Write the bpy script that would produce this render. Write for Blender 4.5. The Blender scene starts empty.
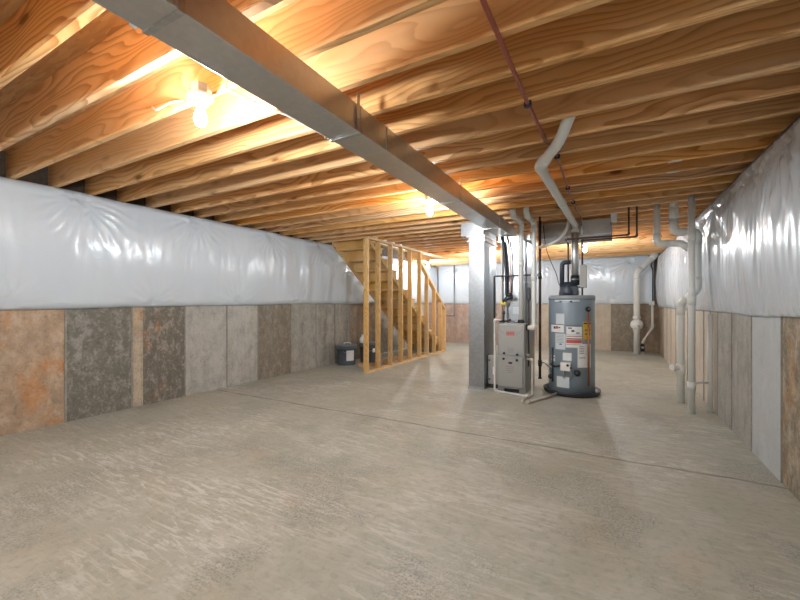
import bpy, bmesh, math, random
from mathutils import Vector, Matrix, noise
random.seed(7)
SC = bpy.context.scene
COL = SC.collection

# ------------------------------------------------------------------ camera
cd = bpy.data.cameras.new('camera'); cam = bpy.data.objects.new('camera', cd); COL.objects.link(cam)
cd.sensor_fit = 'HORIZONTAL'; cd.sensor_width = 36.0; cd.lens = 380.04 / 800 * 36
cd.shift_y = 3.15 / 800; cd.clip_start = 0.02
cam.location = (0, 0, 1.212); cam.rotation_euler = (math.pi / 2, 0, 0.507)
SC.camera = cam

# ------------------------------------------------------------------ world, daylight, exposure
SC.view_settings.view_transform = 'Standard'; SC.view_settings.look = 'None'
SC.view_settings.gamma = 1.0; SC.view_settings.use_curve_mapping = False
SC.view_settings.exposure = 0.66
w = bpy.data.worlds.new('world'); SC.world = w; w.use_nodes = True
w.node_tree.nodes['Background'].inputs[0].default_value = (0.80, 0.90, 1.0, 1)
w.node_tree.nodes['Background'].inputs[1].default_value = 1.0
BULB_STRENGTH = 820.0

# ------------------------------------------------------------------ geometry constants
XL, XR, YB, YF = -4.85, 1.007, 11.08, -3.0
ZJ, JH = 2.364, 0.262
ZS = ZJ + JH

# ------------------------------------------------------------------ helpers
class MB:
    def __init__(self): self.bm = bmesh.new(); self.mi = 0
    def _done(self, faces, smooth=False):
        for f in faces:
            f.material_index = self.mi; f.smooth = smooth
    def box(self, x0, x1, y0, y1, z0, z1, bev=0.0, mat=None):
        vs = [self.bm.verts.new(p) for p in ((x0,y0,z0),(x1,y0,z0),(x1,y1,z0),(x0,y1,z0),(x0,y0,z1),(x1,y0,z1),(x1,y1,z1),(x0,y1,z1))]
        fs = [self.bm.faces.new([vs[i] for i in q]) for q in ((3,2,1,0),(4,5,6,7),(0,1,5,4),(1,2,6,5),(2,3,7,6),(3,0,4,7))]
        self._done(fs)
        if bev > 0:
            es = list({e for f in fs for e in f.edges})
            r = bmesh.ops.bevel(self.bm, geom=es, offset=bev, segments=2, affect='EDGES', profile=0.5)
            self._done(r['faces'])
            vs = list({v for f in r['faces'] for v in f.verts} | {v for v in vs if v.is_valid})
        if mat is not None:
            for v in vs: v.co = mat @ v.co
        return self
    def bar(self, a, b, w_, t_, up=(0,0,1), bev=0.0):
        a = Vector(a); b = Vector(b); d = b - a; L = d.length; d.normalize()
        s = d.cross(Vector(up))
        if s.length < 1e-5: s = d.cross(Vector((1,0,0)))
        s.normalize(); u = s.cross(d)
        M = Matrix((( d.x, s.x, u.x, a.x),( d.y, s.y, u.y, a.y),( d.z, s.z, u.z, a.z),(0,0,0,1)))
        return self.box(0, L, -w_/2, w_/2, -t_/2, t_/2, bev, M)
    def tube(self, pts, r, seg=14, cap=True):
        pts = [Vector(p) for p in pts]; n = len(pts)
        rs = r if isinstance(r, (list, tuple)) else [r]*n
        t0 = (pts[1]-pts[0]).normalized()
        ref = Vector((0,0,1)) if abs(t0.z) < .9 else Vector((1,0,0))
        u = t0.cross(ref).normalized(); rings = []; pt = t0
        for i, p in enumerate(pts):
            if i == 0: t = t0
            elif i == n-1: t = (pts[i]-pts[i-1]).normalized()
            else: t = ((pts[i]-pts[i-1]).normalized()+(pts[i+1]-pts[i]).normalized()).normalized()
            q = pt.rotation_difference(t); u = (q @ u); u = (u - t*u.dot(t)).normalized(); pt = t
            v = t.cross(u)
            rings.append([self.bm.verts.new(p + (u*math.cos(2*math.pi*k/seg)+v*math.sin(2*math.pi*k/seg))*rs[i]) for k in range(seg)])
        fs = []
        for a, b in zip(rings, rings[1:]):
            for k in range(seg): fs.append(self.bm.faces.new((a[k], a[(k+1)%seg], b[(k+1)%seg], b[k])))
        self._done(fs, True)
        if cap: self._done([self.bm.faces.new(rings[0][::-1]), self.bm.faces.new(rings[-1])])
        return self
    def lathe(self, prof, c, seg=32, axis='z', smooth=True, a0=0, a1=2*math.pi):
        c = Vector(c); full = abs(a1-a0-2*math.pi) < 1e-6; n = seg if full else seg+1
        rings = []
        for r, h in prof:
            ring = []
            for k in range(n):
                a = a0+(a1-a0)*k/seg; p = Vector((r*math.cos(a), r*math.sin(a), h))
                if axis == 'y': p = Vector((p.x, p.z, p.y))
                if axis == 'x': p = Vector((p.z, p.x, p.y))
                ring.append(self.bm.verts.new(c+p))
            rings.append(ring)
        fs = []
        for a, b in zip(rings, rings[1:]):
            for k in range(seg):
                fs.append(self.bm.faces.new((a[k], a[(k+1)%n], b[(k+1)%n], b[k])))
        self._done(fs, smooth)
        if full:
            if prof[0][0] > 1e-4: self._done([self.bm.faces.new(rings[0][::-1])])
            if prof[-1][0] > 1e-4: self._done([self.bm.faces.new(rings[-1])])
        return self
    def ball(self, c, r, seg=20, sz=1.0):
        prof = [(max(r*math.sin(math.pi*i/12), 1e-5), -r*sz*math.cos(math.pi*i/12)) for i in range(13)]
        return self.lathe(prof, c, seg)
    def prism(self, poly, x0, x1):           # poly of (y, z) extruded along x
        A = [self.bm.verts.new((x0, y, z)) for y, z in poly]; B = [self.bm.verts.new((x1, y, z)) for y, z in poly]
        n = len(poly)
        fs = [self.bm.faces.new(A), self.bm.faces.new(B[::-1])]
        for i in range(n): fs.append(self.bm.faces.new((A[i], B[i], B[(i+1)%n], A[(i+1)%n])))
        self._done(fs); return self
    def patch(self, c, R, a0, a1, z0, z1, seg=10, th=.0012):   # curved label on a round tank
        prof = [(R-.001, z0), (R+th, z0), (R+th, z1), (R-.001, z1)]
        return self.lathe(prof, (c[0], c[1], 0), seg, a0=a0, a1=a1, smooth=False)
    def build(self, name, mats, parent=None, loc=None):
        me = bpy.data.meshes.new(name)
        bmesh.ops.remove_doubles(self.bm, verts=self.bm.verts, dist=1e-6)
        bmesh.ops.recalc_face_normals(self.bm, faces=self.bm.faces)
        o = bpy.data.objects.new(name, me); COL.objects.link(o)
        off = Vector((0,0,0))
        if parent is not None:
            o.parent = parent; off = wloc(parent)
        elif loc is not None:
            off = Vector(loc); o.location = off
        for v in self.bm.verts: v.co -= off
        self.bm.to_mesh(me); self.bm.free()
        for m in (mats if isinstance(mats, (list, tuple)) else [mats]): me.materials.append(m)
        return o
def wloc(o):
    p = Vector(o.location)
    while o.parent: o = o.parent; p += o.location
    return p
def tag(o, label, cat, group=None):
    o['label'] = label; o['category'] = cat
    if group: o['group'] = group
    return o
def thing(name, loc, label, cat, group=None):
    o = bpy.data.objects.new(name, None); COL.objects.link(o); o.location = loc; o.empty_display_size = .1
    return tag(o, label, cat, group)
def struct(o): o['kind'] = 'structure'; return o
def bx(*a, bev=0.0): return MB().box(*a, bev=bev)
def fillet(pts, r, n=6):
    pts = [Vector(p) for p in pts]; out = [pts[0]]
    for i in range(1, len(pts)-1):
        p = pts[i]; a = (pts[i-1]-p); b = (pts[i+1]-p)
        d = min(r, a.length*.45, b.length*.45); A = p+a.normalized()*d; B = p+b.normalized()*d
        for k in range(n+1):
            t = k/n; out.append(A*(1-t)**2+p*2*t*(1-t)+B*t*t)
    out.append(pts[-1]); return out

# ------------------------------------------------------------------ materials
def newmat(name):
    m = bpy.data.materials.new(name); m.use_nodes = True
    nt = m.node_tree; b = nt.nodes['Principled BSDF']
    return m, nt, b
def nd(nt, typ, ins=None, **props):
    n = nt.nodes.new(typ)
    for k, v in props.items(): setattr(n, k, v)
    for k, v in (ins or {}).items():
        if hasattr(v, 'is_output') or isinstance(v, bpy.types.NodeSocket): nt.links.new(v, n.inputs[k])
        else: n.inputs[k].default_value = v
    return n
def ramp(nt, fac, stops):
    n = nt.nodes.new('ShaderNodeValToRGB'); e = n.color_ramp.elements
    while len(e) < len(stops): e.new(.5)
    for i, (p, c) in enumerate(stops):
        e[i].position = p; e[i].color = (c[0], c[1], c[2], 1) if isinstance(c, (tuple, list)) else (c, c, c, 1)
    nt.links.new(fac, n.inputs[0]); return n.outputs[0]
def mix(nt, fac, a, b, mode='MIX'):
    n = nt.nodes.new('ShaderNodeMix'); n.data_type = 'RGBA'; n.blend_type = mode
    for sock, v in ((n.inputs[0], fac), (n.inputs[6], a), (n.inputs[7], b)):
        if isinstance(v, bpy.types.NodeSocket): nt.links.new(v, sock)
        elif isinstance(v, (int, float)): sock.default_value = v
        else: sock.default_value = (v[0], v[1], v[2], 1)
    return n.outputs[2]
def math_(nt, op, a, b=0.0, c=None):
    n = nt.nodes.new('ShaderNodeMath'); n.operation = op
    for i, v in enumerate((a, b, c)):
        if v is None: continue
        if isinstance(v, bpy.types.NodeSocket): nt.links.new(v, n.inputs[i])
        else: n.inputs[i].default_value = v
    return n.outputs[0]
def coords(nt, kind='Object', scale=(1,1,1), rnd=False, off=(0,0,0)):
    tc = nt.nodes.new('ShaderNodeTexCoord'); v = tc.outputs[kind]
    if rnd:
        oi = nt.nodes.new('ShaderNodeObjectInfo')
        r = nd(nt, 'ShaderNodeVectorMath', {0: oi.outputs['Random'], 1: (41.0, 13.0, 29.0)}, operation='MULTIPLY').outputs[0]
        v = nd(nt, 'ShaderNodeVectorMath', {0: v, 1: r}, operation='ADD').outputs[0]
    m = nd(nt, 'ShaderNodeMapping', {'Vector': v, 'Scale': scale, 'Location': off})
    return m.outputs[0]
def noi(nt, vec, scale, detail=4, rough=.55, dist=0.0):
    return nd(nt, 'ShaderNodeTexNoise', {'Vector': vec, 'Scale': scale, 'Detail': detail, 'Roughness': rough, 'Distortion': dist}).outputs[0]
def bump(nt, b, h, strength=.2, dist=.01):
    n = nd(nt, 'ShaderNodeBump', {'Height': h, 'Strength': strength, 'Distance': dist}); nt.links.new(n.outputs[0], b.inputs['Normal'])

def plain(name, col, rough=.5, metal=0.0, var=.06, nscale=9, bmp=0.0, spec=.5):
    m, nt, b = newmat(name)
    v = coords(nt, rnd=False); f = noi(nt, v, nscale, 4)
    c = mix(nt, f, [x*(1-var) for x in col], [min(1, x*(1+var)) for x in col])
    nt.links.new(c, b.inputs['Base Color']); b.inputs['Roughness'].default_value = rough
    b.inputs['Metallic'].default_value = metal; b.inputs['Specular IOR Level'].default_value = spec
    if bmp: bump(nt, b, noi(nt, v, nscale*6, 3), bmp, .003)
    return m

def wood(name, light, mid, dark, axis='x', knots=True, ringw=.034, rough=.55, drnd=True):
    m, nt, b = newmat(name)
    perm = {'x': (1,1,1), 'y': (1,1,1), 'z': (1,1,1)}
    tc = nt.nodes.new('ShaderNodeTexCoord'); oi = nt.nodes.new('ShaderNodeObjectInfo')
    sep = nd(nt, 'ShaderNodeSeparateXYZ', {0: tc.outputs['Object']})
    order = {'x': (0,1,2), 'y': (1,0,2), 'z': (2,0,1)}[axis]
    L, A, B = (sep.outputs[i] for i in order)
    R = oi.outputs['Random']
    Lr = math_(nt, 'MULTIPLY_ADD', R, 57.3, L)
    # pith offset differs per board
    r2 = math_(nt, 'FRACT', math_(nt, 'MULTIPLY', R, 17.31)); r3 = math_(nt, 'FRACT', math_(nt, 'MULTIPLY', R, 91.7))
    Ao = math_(nt, 'ADD', A, math_(nt, 'MULTIPLY_ADD', r2, .10, .025))
    Bo = math_(nt, 'ADD', B, math_(nt, 'MULTIPLY_ADD', r3, .20, -.10))
    cv = nd(nt, 'ShaderNodeCombineXYZ', {0: math_(nt, 'MULTIPLY', Lr, .55), 1: math_(nt, 'MULTIPLY', A, 2.5), 2: math_(nt, 'MULTIPLY', B, 2.5)}).outputs[0]
    n1 = noi(nt, cv, 1.3, 2, .5)
    n2 = noi(nt, cv, 5.0, 3, .5)
    rad = math_(nt, 'SQRT', math_(nt, 'ADD', math_(nt, 'MULTIPLY', Ao, Ao), math_(nt, 'MULTIPLY', Bo, Bo)))
    rad = math_(nt, 'ADD', rad, math_(nt, 'MULTIPLY_ADD', n1, .42, math_(nt, 'MULTIPLY', n2, .03)))
    fine = nd(nt, 'ShaderNodeCombineXYZ', {0: math_(nt, 'MULTIPLY', Lr, 3.0), 1: math_(nt, 'MULTIPLY', A, 160), 2: math_(nt, 'MULTIPLY', B, 160)}).outputs[0]
    nf = noi(nt, fine, 1.0, 2, .6)
    ph = math_(nt, 'FRACT', math_(nt, 'DIVIDE', rad, ringw))
    # slow rise to latewood then a sharp fall
    ring = ramp(nt, ph, [(0.0, 0.0), (.45, .12), (.82, .85), (.93, 1.0), (1.0, 0.05)])
    ring = math_(nt, 'MULTIPLY', ring, math_(nt, 'MULTIPLY_ADD', nf, .5, .6))
    big = nd(nt, 'ShaderNodeCombineXYZ', {0: math_(nt, 'MULTIPLY', Lr, .7), 1: math_(nt, 'MULTIPLY', A, 6), 2: math_(nt, 'MULTIPLY', B, 6)}).outputs[0]
    nb = ramp(nt, noi(nt, big, 1.0, 2, .5), [(.35, 0.0), (.65, 1.0)])
    base = mix(nt, nb, light, mid)
    amt = math_(nt, 'MULTIPLY', ring, math_(nt, 'MULTIPLY_ADD', math_(nt, 'FRACT', math_(nt, 'MULTIPLY', R, 7.77)), .75, .25))
    c = mix(nt, amt, base, dark)
    if knots:
        kv = nd(nt, 'ShaderNodeCombineXYZ', {0: math_(nt, 'MULTIPLY', Lr, .55), 1: math_(nt, 'MULTIPLY', A, .2), 2: math_(nt, 'MULTIPLY_ADD', B, 1.6, math_(nt, 'MULTIPLY', R, 9.1))}).outputs[0]
        vo = nd(nt, 'ShaderNodeTexVoronoi', {'Vector': kv, 'Scale': 3.0})
        dist = math_(nt, 'ADD', vo.outputs['Distance'], math_(nt, 'MULTIPLY_ADD', nf, .03, -.015))
        kf = ramp(nt, dist, [(.0, 1.0), (.075, .95), (.11, .35), (.20, 0.0)])
        c = mix(nt, math_(nt, 'MULTIPLY', kf, .8), c, (dark[0]*.32, dark[1]*.26, dark[2]*.25))
    # per board tone
    hs = nd(nt, 'ShaderNodeHueSaturation', {'Hue': .5, 'Saturation': math_(nt, 'MULTIPLY_ADD', r3, .22, 1.0), 'Value': math_(nt, 'MULTIPLY_ADD', r2, .26, .87), 'Color': c})
    nt.links.new(hs.outputs[0], b.inputs['Base Color'])
    b.inputs['Roughness'].default_value = rough; b.inputs['Specular IOR Level'].default_value = .3
    bump(nt, b, nf, .12, .002)
    return m

M = {}
M['joist'] = wood('joist_pine', (.92,.625,.36), (.85,.50,.245), (.38,.13,.04), 'x')
M['stud'] = wood('stud_pine', (.78,.58,.34), (.70,.47,.24), (.48,.27,.11), 'z', True, .012)
M['plate'] = wood('plate_pine', (.78,.60,.37), (.70,.48,.26), (.50,.29,.13), 'y', True, .012)
M['tread'] = wood('tread_pine', (.76,.54,.27), (.68,.43,.18), (.44,.22,.08), 'x', True, .014)
M['rimwood'] = wood('rim_pine', (.72,.50,.27), (.62,.38,.17), (.40,.19,.07), 'x', True, .016)
M['scrap'] = wood('scrap_pine', (.58,.40,.24), (.48,.28,.15), (.26,.12,.06), 'y', True, .012)

def concrete_floor():
    m, nt, b = newmat('floor_concrete')
    v = coords(nt)
    sep = nd(nt, 'ShaderNodeSeparateXYZ', {0: v})
    n1 = noi(nt, v, .55, 5, .6, .6); n2 = noi(nt, v, 2.6, 6, .65, .4); n3 = noi(nt, v, 22, 5, .65)
    c = mix(nt, ramp(nt, n1, [(.38, 0.0), (.62, 1.0)]), (.392,.405,.34), (.42,.41,.33))
    c = mix(nt, ramp(nt, n2, [(.42, 0.0), (.70, .75)]), c, (.52,.515,.46))
    # tan blotches
    nt_ = noi(nt, coords(nt, off=(7,3,0)), 1.1, 5, .6, 1.2)
    c = mix(nt, ramp(nt, nt_, [(.60, 0.0), (.74, .42)]), c, (.45,.355,.23))
    c = mix(nt, ramp(nt, n3, [(.30, .55), (.50, 0.0)]), c, (.27,.265,.225))
    # trowel swirls and pale scratches
    sv = nd(nt, 'ShaderNodeMapping', {'Vector': v, 'Rotation': (0,0,.55), 'Scale': (2.2, 14, 1)}).outputs[0]
    s1 = noi(nt, sv, 1.6, 6, .75, 1.5)
    sv2 = nd(nt, 'ShaderNodeMapping', {'Vector': v, 'Rotation': (0,0,-.75), 'Scale': (2.0, 16, 1)}).outputs[0]
    s2 = noi(nt, sv2, 1.7, 6, .75, 1.2)
    near = ramp(nt, noi(nt, coords(nt, off=(2,9,0)), .9, 3, .5, .5), [(.40, 0.15), (.62, 1.0)])
    sc = math_(nt, 'MULTIPLY', math_(nt, 'MAXIMUM', ramp(nt, s1, [(.52, 0.0), (.60, .8)]), ramp(nt, s2, [(.535, 0.0), (.61, .75)])), near)
    c = mix(nt, sc, c, (.68,.68,.64))
    # dark pitted laitance patches
    p1 = ramp(nt, noi(nt, coords(nt, off=(4.2,1.3,0)), 1.35, 4, .6, .4), [(.50, 0.0), (.60, 1.0)])
    p2 = ramp(nt, noi(nt, v, 75, 5, .75, .4), [(.47, 0.0), (.60, .7)])
    c = mix(nt, math_(nt, 'MULTIPLY', p1, p2), c, (.20,.20,.195))
    # control joint crack across the slab
    wob = math_(nt, 'MULTIPLY_ADD', noi(nt, v, 2.2, 4, .6), .10, -.05)
    dy = math_(nt, 'ABSOLUTE', math_(nt, 'ADD', math_(nt, 'SUBTRACT', sep.outputs[1], 3.40), wob))
    cr = math_(nt, 'MULTIPLY', ramp(nt, dy, [(.0, 1.0), (.010, .8), (.020, 0.0)]), ramp(nt, noi(nt, v, 5, 3), [(.3, .35), (.6, 1.0)]))
    c = mix(nt, math_(nt, 'MULTIPLY', cr, .9), c, (.17,.15,.12))
    # damp line at the wall base
    nt.links.new(c, b.inputs['Base Color'])
    rg = ramp(nt, n2, [(.3, .42), (.7, .62)]); nt.links.new(rg, b.inputs['Roughness'])
    b.inputs['Specular IOR Level'].default_value = .4
    bump(nt, b, math_(nt, 'ADD', n3, math_(nt, 'MULTIPLY', s1, .6)), .12, .006)
    return m
M['floor'] = concrete_floor()

def panel(name, base, dark, darkamt, rust=(.50,.26,.10), rustamt=0.0, speck=.3, seed=0.0, streak=.5):
    m, nt, b = newmat(name)
    v = coords(nt, off=(seed*3.1, seed*5.7, seed*1.9))
    n1 = noi(nt, v, 1.6, 6, .62, .3); n2 = noi(nt, nd(nt, 'ShaderNodeMapping', {'Vector': v, 'Scale': (1, 1, .7)}).outputs[0], 6.0, 9, .74, .25); n3 = noi(nt, v, 38, 5, .7)
    vs = nd(nt, 'ShaderNodeMapping', {'Vector': v, 'Scale': (9, 9, .7)}).outputs[0]
    st = noi(nt, vs, 1.2, 5, .65)
    c = mix(nt, ramp(nt, n1, [(.35, 0.0), (.65, 1.0)]), [x*.90 for x in base], [min(1, x*1.10) for x in base])
    c = mix(nt, math_(nt, 'MULTIPLY', ramp(nt, st, [(.45, 0.0), (.7, 1.0)]), streak), c, [x*.72 for x in base])
    d = ramp(nt, math_(nt, 'ADD', math_(nt, 'MULTIPLY', n2, .75), math_(nt, 'MULTIPLY', n1, .25)), [(.56-.30*darkamt, 0.0), (.66-.28*darkamt, 1.0)])
    c = mix(nt, math_(nt, 'MULTIPLY', d, min(1, darkamt*1.15)), c, dark)
    if rustamt > 0:
        rn = noi(nt, nd(nt, 'ShaderNodeMapping', {'Vector': v, 'Scale': (1.6, 1.6, .8), 'Location': (3.3, 1.1, 8.2)}).outputs[0], 2.4, 5, .6, .5)
        c = mix(nt, ramp(nt, rn, [(.64-.26*rustamt, 0.0), (.80-.22*rustamt, .9)]), c, rust)
    n4 = noi(nt, nd(nt, 'ShaderNodeMapping', {'Vector': v, 'Scale': (1, 1, .6)}).outputs[0], 13.0, 8, .7, .3)
    c = mix(nt, math_(nt, 'MULTIPLY', ramp(nt, n4, [(.50, 0.0), (.62, 1.0)]), min(.8, .10+speck*.5)), c, [min(.66, x*.55+.30) for x in base])
    c = mix(nt, math_(nt, 'MULTIPLY', ramp(nt, n4, [(.34, 1.0), (.44, 0.0)]), min(.8, speck*1.0)), c, (.13,.118,.10))
    c = mix(nt, math_(nt, 'MULTIPLY', ramp(nt, n3, [(.34, 1.0), (.46, 0.0)]), speck), c, (.12,.105,.09))
    c = mix(nt, math_(nt, 'MULTIPLY', ramp(nt, n3, [(.58, 0.0), (.70, 1.0)]), speck*.7), c, (.66,.63,.57))
    nt.links.new(c, b.inputs['Base Color']); b.inputs['Roughness'].default_value = .85; b.inputs['Specular IOR Level'].default_value = .25
    bump(nt, b, math_(nt, 'ADD', n2, math_(nt, 'MULTIPLY', n3, .5)), .25, .008)
    return m
G = (.40,.385,.345); GL = (.47,.46,.425); DK = (.155,.14,.115)
M['p_rust']  = panel('panel_rust', (.52,.38,.26), (.30,.22,.16), .45, (.52,.23,.07), .50, .4, 1)
M['p_dark']  = panel('panel_dark', (.32,.30,.26), (.13,.122,.10), .60, speck=.6, seed=2)
M['p_mott']  = panel('panel_mottled', (.42,.37,.29), (.12,.11,.095), .70, (.45,.20,.07), .30, .6, 3)
M['p_pitted'] = panel('panel_pitted', (.50,.42,.31), (.14,.12,.10), .30, (.50,.22,.07), .42, .5, 13)
M['p_light'] = panel('panel_light', GL, DK, .26, speck=.28, seed=4, streak=.4)
M['p_grey']  = panel('panel_grey', G, DK, .30, speck=.3, seed=5)
M['p_tan']   = panel('panel_tan', (.34,.30,.24), (.18,.15,.115), .55, speck=.35, seed=6)
M['p_brown'] = panel('panel_brown', (.34,.26,.18), (.16,.12,.085), .50, (.42,.22,.10), .35, .35, 7)
M['p_warm']  = panel('panel_warm', (.56,.49,.40), (.34,.27,.19), .25, (.46,.28,.15), .12, .18, 8, .5)
M['p_pink']  = panel('panel_pink', (.50,.37,.30), (.30,.20,.16), .42, (.48,.22,.12), .30, .3, 9)
M['p_pale']  = panel('panel_pale', (.50,.515,.52), (.30,.30,.29), .12, speck=.14, seed=10, streak=.12)
M['p_mold']  = panel('panel_mold', (.46,.37,.26), (.10,.085,.065), .52, (.40,.22,.10), .35, .55, 11)
M['ridge'] = panel('joint_ridge', (.33,.31,.27), DK, .35, speck=.3, seed=12)

def vinyl(name, col, rough, bs):
    m, nt, b = newmat(name)
    v = coords(nt); n1 = noi(nt, v, 1.4, 4, .5)
    c = mix(nt, n1, [x*.95 for x in col], [min(1, x*1.04) for x in col])
    nt.links.new(c, b.inputs['Base Color']); b.inputs['Roughness'].default_value = rough
    b.inputs['Specular IOR Level'].default_value = .6
    vm = nd(nt, 'ShaderNodeMapping', {'Vector': v, 'Scale': (1, 1, .45)}).outputs[0]
    h = noi(nt, vm, 9, 4, .55, 1.2)
    bump(nt, b, h, bs, .03)
    return m
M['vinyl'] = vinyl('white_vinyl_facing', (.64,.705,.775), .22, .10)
M['vinyl_dimmed'] = vinyl('dimmed_white_vinyl_facing', (.55,.58,.615), .24, .05)  # white facing too; its darker reflections are put into a greyer colour

def galv(name, col=(.56,.57,.58), rough=.32, spangle=.12):
    m, nt, b = newmat(name); v = coords(nt)
    vo = nd(nt, 'ShaderNodeTexVoronoi', {'Vector': v, 'Scale': 38.0})
    n = noi(nt, v, 2.5, 4, .6)
    f = nd(nt, 'ShaderNodeSeparateColor', {0: vo.outputs['Color']}).outputs[0]
    c = mix(nt, f, [x*(1-spangle) for x in col], [min(1, x*(1+spangle)) for x in col])
    c = mix(nt, ramp(nt, n, [(.4, 0.0), (.7, .35)]), c, [x*.8 for x in col])
    nt.links.new(c, b.inputs['Base Color']); b.inputs['Metallic'].default_value = 1.0
    nt.links.new(ramp(nt, n, [(.3, rough-.05), (.7, rough+.08)]), b.inputs['Roughness'])
    bump(nt, b, noi(nt, v, 1.7, 2), .08, .03)
    return m
M['galv'] = galv('galvanised_steel'); M['galv_dull'] = galv('dull_galvanised_steel', (.66,.655,.64), .34, .04)
M['galv_bright'] = galv('bright_galvanised_steel', (.38,.41,.44), .36, .08)
M['galv_light'] = galv('pale_galvanised_pipe', (.82,.84,.86), .48, .04)
M['galv_dark'] = galv('dark_galvanised_steel', (.36,.345,.32), .42, .05)  # darker grey-brown tone for the branch duct
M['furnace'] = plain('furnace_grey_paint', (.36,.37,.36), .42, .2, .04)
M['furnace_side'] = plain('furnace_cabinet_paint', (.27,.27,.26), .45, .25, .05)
M['tank'] = plain('tank_blue_grey_paint', (.25,.31,.36), .34, .0, .05)
M['tanktop'] = plain('tank_rim_paint', (.30,.34,.37), .4, .0, .05)
M['black'] = plain('black_plastic', (.022,.024,.030), .45)
M['darkblue'] = plain('dark_slate_plastic', (.035,.045,.065), .42)
M['iron'] = plain('black_iron_pipe', (.055,.050,.048), .45, .5, .1)
M['iron_brown'] = plain('brown_iron_pipe', (.10,.055,.04), .5, .3, .12)
M['copper'] = plain('aged_copper', (.36,.15,.085), .4, .6, .15)
M['pex'] = plain('red_pipe', (.36,.085,.05), .42, .0, .08)
M['pvc'] = plain('white_pvc', (.74,.74,.71), .35, 0, .03)
M['pvc_grey'] = plain('weathered_pvc', (.72,.72,.69), .42, 0, .05)
M['pvc_dirty'] = plain('dusty_pvc', (.52,.47,.40), .55, 0, .08)
M['porcelain'] = plain('white_porcelain', (.82,.82,.80), .25, 0, .02)
M['box_grey'] = plain('grey_enclosure', (.42,.41,.38), .5, .1, .04)
M['paper'] = plain('white_label_paper', (.78,.79,.78), .5, 0, .03)
M['paper2'] = plain('pale_blue_label', (.62,.68,.72), .5, 0, .03)
M['ink'] = plain('label_ink', (.05,.05,.06), .5)
M['redink'] = plain('red_label_ink', (.55,.10,.08), .5)
M['yellow'] = plain('yellow_label', (.78,.48,.03), .5, 0, .04)
M['yellow_paint'] = plain('yellow_valve_paint', (.75,.62,.06), .4)
M['bucket'] = plain('slate_bucket_plastic', (.10,.125,.15), .45, 0, .08)
M['bucket_lid'] = plain('grey_bucket_lid', (.19,.215,.235), .45, 0, .08)
M['cable'] = plain('white_cable_sheath', (.78,.77,.73), .45)
M['drywall'] = plain('stairwell_drywall', (.66,.65,.62), .9)
M['fibre'] = plain('brown_rim_insulation', (.095,.07,.05), .95, 0, .5, 25, .6)
M['osb'] = None
def osb():
    m, nt, b = newmat('subfloor_osb'); v = coords(nt, scale=(.55, 4.5, 1))
    vo = nd(nt, 'ShaderNodeTexVoronoi', {'Vector': nd(nt, 'ShaderNodeMapping', {'Vector': v, 'Rotation': (0,0,.3)}).outputs[0], 'Scale': 14.0, 'Randomness': 1.0})
    f = nd(nt, 'ShaderNodeSeparateColor', {0: vo.outputs['Color']}).outputs[0]
    c = ramp(nt, f, [(0, (.46,.25,.10)), (.45, (.54,.32,.14)), (.8, (.60,.38,.18)), (1, (.40,.21,.085))])
    nt.links.new(c, b.inputs['Base Color']); b.inputs['Roughness'].default_value = .7
    return m
M['osb'] = osb()
def bulbmat():
    m, nt, b = newmat('lit_bulb_glass')
    b.inputs['Base Color'].default_value = (.9,.9,.9,1)
    b.inputs['Emission Color'].default_value = (.92, .97, 1.0, 1); b.inputs['Emission Strength'].default_value = BULB_STRENGTH
    return m
M['bulb'] = bulbmat()

# ------------------------------------------------------------------ room shell
o = struct(bx(XL-.25, XR+.25, YF-.25, YB+.25, -.12, 0).build('floor', M['floor']))
def panel_wall(name, joints, mats_seq, side):
    mb = MB(); names = []
    for (a, b2), key in zip(zip(joints, joints[1:]), mats_seq):
        if key not in names: names.append(key)
        mb.mi = names.index(key); e = .0
        if side == 'L': mb.box(XL-.22, XL+random.uniform(-.002, .002), a, b2, 0, 2.326)
        elif side == 'R': mb.box(XR+random.uniform(-.002, .002), XR+.22, a, b2, 0, 2.326)
        else: mb.box(a, b2, YB+random.uniform(-.002, .002), YB+.22, 0, 2.326)
    names.append('ridge'); mb.mi = len(names)-1
    for j in joints[1:-1]:
        if j == 2.46: continue
        wd = random.uniform(.006, .012)
        if side == 'L': mb.box(XL-.01, XL+.006, j-wd, j+wd, 0, 2.32)
        elif side == 'R': mb.box(XR-.006, XR+.01, j-wd, j+wd, 0, 2.32)
        else: mb.box(j-wd, j+wd, YB-.006, YB+.01, 0, 2.32)
    return struct(mb.build(name, [M[k] if k == 'ridge' else M['p_'+k] for k in names]))
jl = [YF-.25, -2.0, -1.4, -.75, -.12, .5, 1.12, 1.727, 2.34, 2.46, 2.967, 3.586, 4.137, 4.84, 5.479, 6.04, 6.54, 7.15, 7.76, 8.37, 8.98, 9.6, 10.2, YB+.22]
ml = ['grey','light','grey','tan','rust','rust','rust','dark','pitted','mott','light','light','tan','grey','grey','grey','brown','brown','tan','grey','warm','warm','pink']
panel_wall('wall_left', jl, ml, 'L')
jr = [YF-.25, -2.0, -1.4, -.75, -.12, .5, 1.1, 1.7, 2.3, 2.9, 3.49, 4.113, 4.70, 5.243, 5.60, 5.95, 6.50, 7.1, 7.7, 8.3, 8.9, 9.5, 10.1, YB+.22]
mr = ['grey','light','grey','tan','grey','light','grey','mold','mold','mold','pale','grey','grey','warm','warm','warm','warm','warm','warm','warm','warm','warm','brown']
panel_wall('wall_right', jr, mr, 'R')
jb = [XL, -4.2, -3.6, -3.0, -2.4, -1.8, -1.2, -.6, 0.0, .6, XR]
mb_ = ['pink','pink','pink','pink','pink','warm','warm','warm','tan','brown']
panel_wall('wall_back', jb, mb_, 'B')
struct(bx(XL, XR, YF-.22, YF, 0, 2.326).build('wall_front', M['p_light']))
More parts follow.
